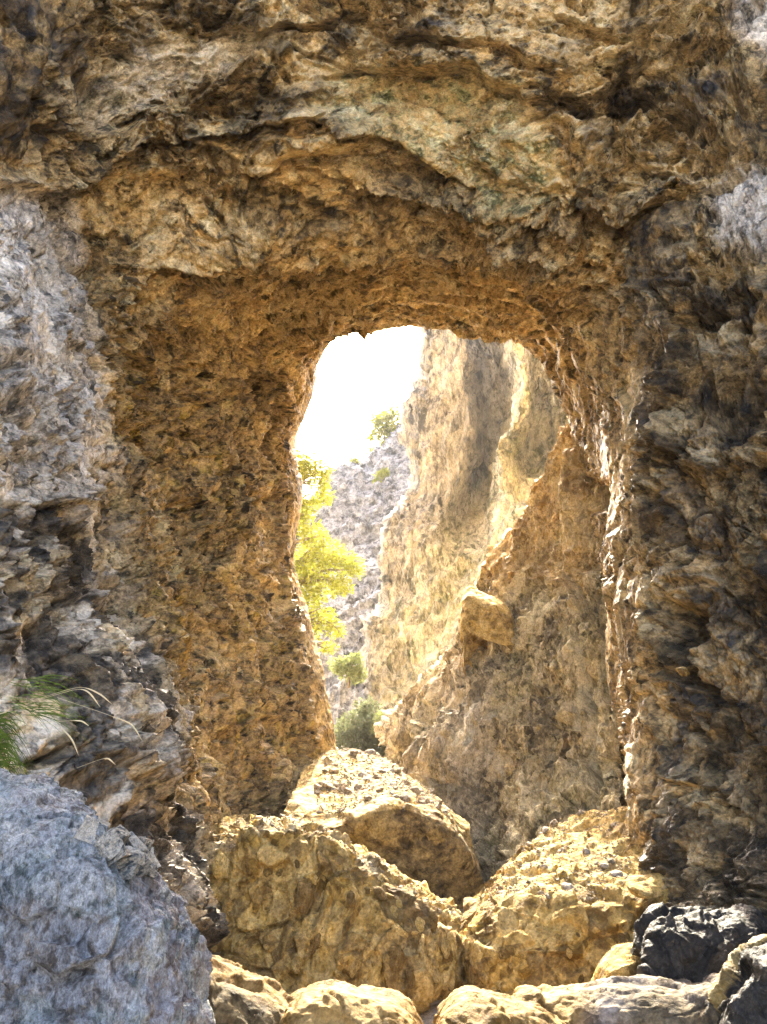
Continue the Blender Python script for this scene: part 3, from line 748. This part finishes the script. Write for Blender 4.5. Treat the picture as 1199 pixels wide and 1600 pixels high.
smooth_rock('rock', mound(290, 470, [(285, 1470), (310, 1480), (345, 1506), (385, 1528), (430, 1545), (462, 1575), (490, 1620)], 4.9, 110), 'sand-coloured slanting rock with a dark front beside the blue-grey boulder',
            zone=lambda p, n, uv, h1, h2: np.stack([0 * h1, .9 * inside(uv, [(300, 1510), (380, 1545), (440, 1580), (480, 1700), (280, 1700)], 16), 0 * h1, 0 * h1], -1))  # front coloured darker below the sand-coloured top edge
smooth_rock('rock', mound(1010, 1195, [(1003, 1500), (1014, 1440), (1040, 1424), (1090, 1416), (1130, 1414), (1165, 1418), (1190, 1440), (1200, 1500)], 5.6, 90), 'wet black block with a glossy top against the craggy wall', M_BLACK, amp=.8, nu=150, nv=30)
smooth_rock('rock', mound(1130, 1260, [(1120, 1600), (1135, 1545), (1160, 1500), (1185, 1478), (1215, 1470), (1260, 1480), (1300, 1530)], 4.9, 90), 'dark angular rock at the end of the pale ledge', M_BLACK, amp=1.0,
            zone=lambda p, n, uv, h1, h2: np.stack([.5 * (h1 > .7), 0 * h1, 0 * h1, 0 * h1], -1))
smooth_rock('rock', mound(940, 1020, [(935, 1550), (950, 1512), (975, 1494), (1000, 1488), (1016, 1500), (1025, 1545)], 5.9, 50), 'small brown wedge of rock leaning on the wet black block', M_BOULDER, amp=.6, nu=70, nv=14)
smooth_rock('rock', mound(722, 795, [(722, 985), (724, 940), (733, 922), (752, 930), (775, 938), (795, 950), (800, 985)], 12.3, 40, .9), 'orange rock block jutting from the edge of the buttress', M_BOULDER, amp=.5, nu=70, nv=14, freq=1.0)

# ------------------------------------------------------------------ loose stones
def rock_lump(sub, seed, squash=(1, 1, .7)):
    import bmesh
    r = np.random.default_rng(seed)
    bm = bmesh.new(); bmesh.ops.create_icosphere(bm, subdivisions=sub, radius=1)
    v = np.array([q.co[:] for q in bm.verts]); f = np.array([[q.index for q in fc.verts] for fc in bm.faces])
    bm.free()
    nrm = r.normal(size=(9, 3)); nrm /= np.linalg.norm(nrm, axis=1, keepdims=True); h = r.uniform(.62, 1.0, 9)
    dd = v @ nrm.T
    k = np.where(dd > .05, h / np.maximum(dd, .05), 9).min(1)
    v = v * np.minimum(k, 1.05)[:, None] * np.array(squash) * (1 + r.normal(size=(len(v), 1)) * .05)
    return v.astype(f32), f

M_STONE = rock_material('loose_stone', [(.10, .065, .028), (.24, .165, .075), (.42, .33, .19)], scale=3.0, bump=.5, stain=(.3, (.1, .07, .04)))
M_STONE_GREY = rock_material('loose_grey_stone', [(.07, .06, .045), (.16, .14, .11), (.30, .27, .22)], scale=3.0, bump=.5, stain=(.3, (.1, .09, .08)))
LUMPS = []
for k in range(6):
    v, f = rock_lump(2, 100 + k, (1, .8 + .06 * k, .55 + .05 * k))
    o = mesh_from('stone', v, f, M_STONE if k < 4 else M_STONE_GREY, attrs={'cell': np.full(len(v), k / 6), 'zone': np.zeros((len(v), 4)), 'flow': v * .1 + k}, smooth_shade=False)
    LUMPS.append(o.data); bpy.data.objects.remove(o)

def place(me, name, loc, size, rot, parent=None, label=None, cat=None, group=None):
    o = bpy.data.objects.new(name, me)
    o.location = loc; o.scale = size; o.rotation_euler = rot
    link(o, parent)
    return tag(o, label, cat, group)

def strew(G, r0, r1, c0, c1, n, smin, smax, label, group, seed, n_stuff):
    r = np.random.default_rng(seed)
    def spot():
        i, j = r.integers(r0, r1), r.integers(c0, c1)
        return G[i, j] + (G[min(i + 1, G.shape[0] - 1), j] - G[i, j]) * r.random()
    for k in range(n):
        sz = smin * (smax / smin) ** (r.random() ** 1.8)
        p = spot()
        place(LUMPS[r.integers(0, 6)], 'stone', (p[0], p[1], p[2] + sz * .08), (sz, sz * r.uniform(.7, 1), sz * r.uniform(.7, 1)), tuple(r.uniform(-.5, .5, 2)) + (r.uniform(0, 6.28),), None, label, 'stone', group)
    V, F = [], []
    lv, lf = rock_lump(1, seed)
    for k in range(n_stuff):
        sz = smin * r.uniform(.25, .9); p = spot()
        a = r.uniform(0, 6.28); R = np.array([[math.cos(a), -math.sin(a), 0], [math.sin(a), math.cos(a), 0], [0, 0, 1]])
        V.append((lv * sz * r.uniform(.6, 1.2, (1, 3))) @ R.T + p + np.array([0, 0, sz * .2])); F.append(lf + k * len(lv))
    V = np.concatenate(V); F = np.concatenate(F)
    cellv = np.repeat(r.random(n_stuff), len(lv))
    tag(mesh_from('gravel', V, F, M_STONE, None, {'cell': cellv, 'zone': np.zeros((len(V), 4)), 'flow': V}, False), 'fine gravel lying between the ' + group, 'gravel', kind='stuff')
strew(midG, 82, 152, 30, 215, 130, .022, .10, 'pale stone among the rubble on top of the middle boulder', 'stones on the middle boulder', 5, 2600)
strew(rightG, 108, 196, 25, 240, 90, .013, .055, 'small stone strewn over the sunlit top of the orange boulder', 'stones on the orange boulder', 6, 2200)
strew(bigG, 152, 186, 60, 300, 40, .016, .05, 'little stone lodged behind the sunlit rim of the biggest boulder', 'stones on the biggest boulder', 7, 900)

# pebbles and cobbles cemented into the front faces
def embed(G, parent, n, r0, r1, c0, c1, smin, smax, seed):
    r = np.random.default_rng(seed)
    nrm = grid_normals(G)
    cen = G.reshape(-1, 3).mean(0)
    if ((G - cen) * nrm).sum() < 0: nrm = -nrm
    for k in range(n):
        i, j = r.integers(r0, r1), r.integers(c0, c1)
        sz = smin * (smax / smin) ** (r.random() ** 1.6)
        nv_ = Vector(nrm[max(i - 3, 0):i + 4, max(j - 3, 0):j + 4].reshape(-1, 3).mean(0).tolist())
        o = place(SET_STONES[r.integers(0, len(SET_STONES))], 'stone', G[i, j] - np.array(nv_) * sz * .12, (sz * r.uniform(.6, .9), sz * r.uniform(1.0, 1.5), sz * .6), (0, 0, 0), parent)
        q = nv_.to_track_quat('Z', 'Y')
        o.rotation_euler = (q @ Vector((0, 0, 1)).rotation_difference(Vector((0, 0, 1)))).to_euler()
        o.rotation_euler.rotate_axis('Z', r.uniform(-.6, .6))
SET_STONES = []
for k in range(4):
    v, f = rock_lump(3, 200 + k, (1, 1, .7))
    v = v + .05 * np.stack([perlin(v * 2 + k)] * 3, -1)
    o = mesh_from('stone', v, f, M_BOULDER, attrs={'cell': np.full(len(v), k / 4), 'zone': np.zeros((len(v), 4)), 'flow': v * .12 + k}, smooth_shade=True)
    SET_STONES.append(o.data); bpy.data.objects.remove(o)
embed(bigG, big, 46, 30, 135, 60, 300, .025, .085, 8)
embed(rightG, right, 16, 24, 78, 30, 220, .02, .05, 9)
place(SET_STONES[1], 'stone', P(1066, 1048, 6.35), (.05, .06, .05), (.3, .4, .2), None, 'pale loose stone wedged in the craggy wall over the black rock', 'stone')
place(SET_STONES[2], 'stone', P(1004, 1392, 6.45), (.10, .09, .06), (.1, .2, .2), None, 'pale rounded stone on the shoulder of the orange boulder by the black block', 'stone')

# ------------------------------------------------------------------ broken shards on the blue-grey boulder
M_SHARD = rock_material('shard_rock', [(.04, .048, .05), (.10, .118, .118), (.24, .265, .26)], [('r', GREY)], scale=6, bump=.7, stain=(.5, (.035, .035, .04)))
def shard(px, py, Y, sx, sy, sz, rot, k, label):
    r = np.random.default_rng(300 + k)
    v = np.array([(x, y, z) for z in (-1, 1) for x, y in ((-1, -.8), (.9, -1), (1, .7), (.1, 1), (-.9, .6))], float)
    v[5:] *= np.array([.7, .6, 1]); v += r.normal(size=v.shape) * .24
    f = [(4, 3, 2, 1, 0), (5, 6, 7, 8, 9)] + [(i, (i + 1) % 5, 5 + (i + 1) % 5, 5 + i) for i in range(5)]
    tri = np.array([(p[0], p[i], p[i + 1]) for p in f for i in range(1, len(p) - 1)])
    o = mesh_from('rock_shard', v * np.array([sx, sy, sz]), tri, M_SHARD, attrs={'cell': np.full(10, r.random()), 'zone': np.tile([r.random() * .3, 0, 0, 0], (10, 1)), 'flow': v * .05 + k}, smooth_shade=False)
    g = slateG.reshape(-1, 3); q = project(g)
    near = np.argsort(np.hypot(q[:, 0] - px, q[:, 1] - py) + 40 * (g[:, 1] - 2.5))[:6]
    o.location = g[near].mean(0) + np.array([0, -.012, sz * .5]); o.rotation_euler = rot
    tag(o, label, 'stone', 'broken shards on the blue-grey boulder')
SH = [(140, 1300, .030, .022, .030, 'square pale block broken off the shoulder of the blue-grey boulder'), (172, 1322, .035, .03, .025, 'small wedge shard just right of the square pale block on the blue-grey boulder'), (186, 1316, .03, .03, .03, 'little pale shard at the left of the broken pile on the blue-grey boulder'), (208, 1330, .04, .03, .035, 'tallest pointed shard of the pile on the blue-grey boulder'),
      (198, 1345, .05, .03, .022, 'short shard beside the tallest pointed shard on the blue-grey boulder'), (226, 1330, .03, .03, .028, 'low flat shard in the middle of the broken pile on the blue-grey boulder'), (238, 1345, .025, .03, .03, 'slim shard leaning at the far right of the pile on the blue-grey boulder'), (180, 1340, .035, .04, .02, 'last small shard overhanging the right end of the pile on the blue-grey boulder'), (215, 1355, .05, .04, .03, 'thin grey shard under the square pale block on the blue-grey boulder'), (196, 1360, .045, .03, .024, 'dark flat shard at the bottom of the pile on the blue-grey boulder'), (232, 1362, .035, .03, .025, 'broad slab at the front of the broken pile on the blue-grey boulder')]
for k, (px, py, sx, sy, sz, lb) in enumerate(SH):
    shard(px, py, 2.92, sx, sy, sz, tuple(RNG.uniform(-.7, .7, 3)), k, lb or 'small angular grey shard in the broken pile on the blue-grey boulder')

# ------------------------------------------------------------------ plants
def tube(points, radii, sides=6):
    pts = np.array(points, float); n = len(pts)
    t = np.gradient(pts, axis=0); t /= np.linalg.norm(t, axis=1, keepdims=True) + 1e-9
    ref = np.array([.31, .87, .39]); a = np.cross(t, ref); a /= np.linalg.norm(a, axis=1, keepdims=True) + 1e-9
    b = np.cross(t, a)
    th = np.linspace(0, 2 * math.pi, sides, endpoint=False)
    V = pts[:, None] + np.asarray(radii)[:, None, None] * (np.cos(th)[None, :, None] * a[:, None] + np.sin(th)[None, :, None] * b[:, None])
    return V.reshape(-1, 3), grid_faces(sides, n, True)

def join(parts):
    V, F, k = [], [], 0
    for v, f in parts:
        V.append(v); F.append(f + k); k += len(v)
    return np.concatenate(V), np.concatenate(F)

def leaves(clumps, n, size, droop, seed):
    """leaf blades spread through ellipsoid clumps (centre, radii, weight)"""
    r = np.random.default_rng(seed)
    wts = np.array([c[2] for c in clumps], float); wts /= wts.sum()
    which = r.choice(len(clumps), n, p=wts)
    C = np.array([c[0] for c in clumps])[which]; R = np.array([c[1] for c in clumps])[which]
    d = r.normal(size=(n, 3)); d /= np.linalg.norm(d, axis=1, keepdims=True)
    pos = C + d * R * (r.random((n, 1)) ** .45)
    ax = r.normal(size=(n, 3)) + np.array([0, 0, -droop]) + d * .5; ax /= np.linalg.norm(ax, axis=1, keepdims=True)
    sd = np.cross(ax, r.normal(size=(n, 3))); sd /= np.linalg.norm(sd, axis=1, keepdims=True)
    L = size * r.uniform(.6, 1.4, (n, 1)); W = L * .22
    up = np.cross(ax, sd) * L * .08
    q = np.stack([pos, pos + ax * L * .45 + sd * W + up, pos + ax * L, pos + ax * L * .45 - sd * W + up], 1)
    return q.reshape(-1, 3), np.arange(4 * n).reshape(n, 4)

M_BARK = plain_material('bark', (.16, .12, .08), .9, .3, 20)
M_YELLOW = plain_material('yellow_leaf', (.235, .24, .032), .5, .4, 2, (1.1, 1.15, .9))
M_GREENLEAF = plain_material('grey_green_leaf', (.11, .115, .075), .7, .35, 2, (1.0, 1.1, .8))
M_PALELEAF = plain_material('pale_green_leaf', (.17, .18, .085), .7, .3, 2, (1.1, 1.2, .8))
M_GRASS = plain_material('grass_blade', (.10, .15, .035), .6, .4, 3, (1.0, 1.1, .7))
M_STRAW = plain_material('dry_straw', (.62, .50, .28), .8, .2, 9)

def tree(name, label, base, path, clumps, n, size, droop, mat, seed, cat='tree', group=None, trunk_r=.09):
    root = tag(empty(name, base), label, cat, group)
    b = np.array(base)
    r = np.random.default_rng(seed)
    pth = np.array(path) - b
    tk = np.linspace(0, 1, len(pth)); ts = np.linspace(0, 1, 14)
    tp = hermite(tk, pth, ts)
    v, f = tube(tp, trunk_r * (1 - .8 * ts), 7)
    mesh_from('trunk', v, f, M_BARK, root)
    limbs = []
    for c, R, w in clumps:
        c = np.array(c) - b
        k = int(np.clip(np.argmin(np.linalg.norm(tp - c, axis=1) + .6 * (tp[:, 2] > c[2] + .1)), 1, 12))
        for m in range(3):
            e = c + r.normal(size=3) * np.array(R) * .5
            midp = tp[k] * .45 + e * .55 + r.normal(size=3) * .06 * np.linalg.norm(e - tp[k]) + np.array([0, 0, .12 * np.linalg.norm(e - tp[k])])
            q = hermite([0, .5, 1], np.array([tp[k], midp, e]), np.linspace(0, 1, 7))
            limbs.append(tube(q, trunk_r * np.linspace(.32, .06, 7), 5))
    v, f = join(limbs); tag(mesh_from('twigs', v, f, M_BARK, root), kind='stuff')
    v, f = leaves([(np.array(c) - b, R, w) for c, R, w in clumps], n, size, droop, seed)
    tag(mesh_from('crown', v, f, mat, root, smooth_shade=False), kind='stuff')
    return root

def cl(px, py, Y, r, w=None, flat=.8):
    k = Y / F_PX
    return (P(px, py, Y), (r * k, r * k * 1.2, r * k * flat), w or r * r)
Yt = 20.5
tree('yellow_tree', 'feathery yellow-green backlit tree beyond the left edge of the tunnel mouth', P(452, 1150, Yt),
     [P(452, 1150, Yt), P(470, 1040, Yt), P(462, 930, Yt), P(452, 830, Yt), P(470, 725, Yt)],
     [cl(472, 716, Yt, 26), cl(500, 730, Yt, 22), cl(505, 775, Yt, 20), cl(485, 738, Yt, 30), cl(462, 735, Yt, 28), cl(500, 752, Yt - .2, 18), cl(478, 785, Yt, 26), cl(460, 810, Yt, 34), cl(490, 836, Yt - .3, 26), cl(515, 866, Yt - .3, 30), cl(540, 880, Yt, 26), cl(480, 880, Yt, 42),
      cl(555, 890, Yt, 16), cl(500, 915, Yt, 34), cl(535, 915, Yt - .2, 20), cl(470, 940, Yt, 34), cl(505, 965, Yt, 24), cl(525, 985, Yt, 15), cl(480, 985, Yt, 26), cl(514, 1012, Yt, 14), cl(485, 1020, Yt, 14), cl(430, 800, Yt, 50), cl(420, 900, Yt, 60)],
     15000, .095, .4, M_YELLOW, 21, trunk_r=.11)
tree('sapling', 'sparse young tree standing on the scree skyline against the white sky', P(606, 715, 44), [P(606, 715, 44), P(602, 690, 44), P(598, 655, 44), P(606, 632, 44)],
     [cl(600, 660, 44, 22), cl(584, 680, 44, 13), cl(617, 642, 44, 11), cl(590, 655, 44, 12), cl(612, 668, 44, 12), cl(578, 704, 44, 8), cl(606, 690, 44, 12), cl(622, 655, 44, 7), cl(596, 672, 44, 16), cl(608, 648, 44, 14)], 1500, .24, .2, M_YELLOW, 22, trunk_r=.07)
def bush(label, base, clumps, n, size, mat, seed, group=None):
    tree('bush', label, base, [base, np.array(base) + (0, 0, .3), np.array(base) + (.05, 0, .6)], clumps, n, size, -.4, mat, seed, 'bush', group, .04)
bush('dark grey-green bush filling the foot of the cleft below the cliff', P(580, 1185, 19), [cl(560, 1140, 19, 36), cl(585, 1150, 19, 34), cl(540, 1150, 19.3, 26), cl(600, 1170, 18.8, 26), cl(575, 1110, 19.2, 22), cl(560, 1172, 18.8, 30)], 5200, .10, M_GREENLEAF, 23)
bush('small pale green bush beside the dark bush under the cliff', P(602, 1150, 18.4), [cl(598, 1125, 18.4, 14), cl(606, 1138, 18.4, 15), cl(592, 1140, 18.4, 11)], 900, .08, M_PALELEAF, 24)
bush('low pale shrub under the yellow tree against the scree', P(545, 1075, 22), [cl(545, 1045, 22, 22), cl(558, 1055, 22, 16), cl(530, 1040, 22, 16), cl(555, 1030, 22, 12)], 1300, .11, M_PALELEAF, 25)
bush('tiny yellow-green bush halfway up the scree slope', P(595, 757, 40), [cl(592, 748, 40, 9), cl(600, 740, 40, 8)], 260, .2, M_YELLOW, 26)
bush('tiny yellow-green bush on the lower scree skyline', P(556, 728, 43), [cl(556, 722, 43, 6), cl(552, 718, 43, 4)], 120, .2, M_YELLOW, 27)

def blade(p0, p1, p2, w, n=7):
    """a grass blade along a quadratic curve"""
    t = np.linspace(0, 1, n)[:, None]
    c = (1 - t) ** 2 * np.array(p0) + 2 * t * (1 - t) * np.array(p1) + t * t * np.array(p2)
    tg = np.gradient(c, axis=0); sd = np.cross(tg, np.array([.2, 1, .3])); sd /= np.linalg.norm(sd, axis=1, keepdims=True) + 1e-9
    ww = w * (1 - t ** 2 * .95)
    return np.concatenate([c - sd * ww, c + sd * ww]), np.array([(i, i + 1, n + i + 1, n + i) for i in range(n - 1)])

gr = tag(empty('grass_tuft', P(-10, 1190, 3.75)), 'green grass tuft with dry bent stalks hanging over the blue-grey boulder', 'grass')
b0 = np.array(gr.location)
r = np.random.default_rng(40)
BL = []
for k in range(420):
    px, py, Y = r.uniform(-110, 4), r.uniform(1120, 1225), r.uniform(3.5, 3.95)
    L = r.uniform(.4, .85)
    p0 = np.array(P(px, py, Y)) - b0
    p1 = np.array(P(px + L * r.uniform(20, 55), py - L * r.uniform(10, 45), Y - .05)) - b0
    p2 = np.array(P(px + L * r.uniform(45, 85), py + L * r.uniform(10, 90), Y - r.uniform(.02, .15))) - b0
    BL.append(blade(p0, p1, p2, r.uniform(.0016, .0032)))
v, f = join(BL); tag(mesh_from('blades', v, f, M_GRASS, gr, smooth_shade=False), kind='stuff')
BL = []
for k in range(60):
    px, py, Y = r.uniform(10, 70), r.uniform(1055, 1120), r.uniform(3.8, 4.1)
    q = [np.array(P(px + a, py + b_, Y)) - b0 for a, b_ in ((0, 0), (r.uniform(20, 50), r.uniform(-12, 4)), (r.uniform(50, 100), r.uniform(0, 60)))]
    BL.append(blade(*q, r.uniform(.0012, .002)))
v, f = join(BL); tag(mesh_from('thin_blades', v, f, M_GRASS, gr, smooth_shade=False), kind='stuff')
for (a, b_, c, d_) in (((40, 1100), (123, 1077), (140, 1083), (157, 1105)), ((50, 1095), (128, 1074), (155, 1084), (175, 1100)), ((90, 1090), (172, 1118), (205, 1132), (223, 1158)),
                       ((10, 1120), (92, 1136), (112, 1155), (123, 1180)), ((60, 1130), (112, 1126), (128, 1127), (139, 1134)), ((-20, 1125), (0, 1116), (8, 1113), (16, 1107)), ((120, 1200), (160, 1186), (170, 1186), (181, 1195))):
    q = np.array([np.array(P(*pt, 3.62)) - b0 for pt in (a, b_, c, d_)])
    tt = np.linspace(0, 1, 22); cc = hermite([0, .45, .72, 1], q, tt)
    rad = .0007 + .0026 * smooth(.45, .62, tt) * smooth(1.02, .8, tt)
    v, f = tube(cc, rad, 6); mesh_from('stalk', v, f, M_STRAW, gr)

# ------------------------------------------------------------------ air
def build_haze():
    m = bpy.data.materials.new('haze'); N, L = nodes_of(m)
    N.remove(N['Principled BSDF'])
    pv = N.new('ShaderNodeVolumePrincipled')
    pv.inputs['Color'].default_value = (.95, .95, .95, 1)
    pv.inputs['Density'].default_value = 0.0006
    pv.inputs['Anisotropy'].default_value = 0.3
    L.new(pv.outputs[0], N['Material Output'].inputs['Volume'])
    zt = 0
    for o in scene.objects:
        if o.type == 'MESH': zt = max(zt, max((o.matrix_world @ Vector(c)).z for c in o.bound_box))
    x, y0, y1, z0, z1 = 320, -320, 320, -4.0, zt + 1.0
    v = np.array([(sx * x, yy, zz) for zz in (z0, z1) for sx, yy in ((-1, y0), (1, y0), (1, y1), (-1, y1))])
    f = np.array([(0, 3, 2, 1), (4, 5, 6, 7), (0, 1, 5, 4), (1, 2, 6, 5), (2, 3, 7, 6), (3, 0, 4, 7)])
    tag(mesh_from('haze', v, f, m, smooth_shade=False), kind='stuff')
    print('haze top', zt)
bpy.context.view_layer.update()
build_haze()
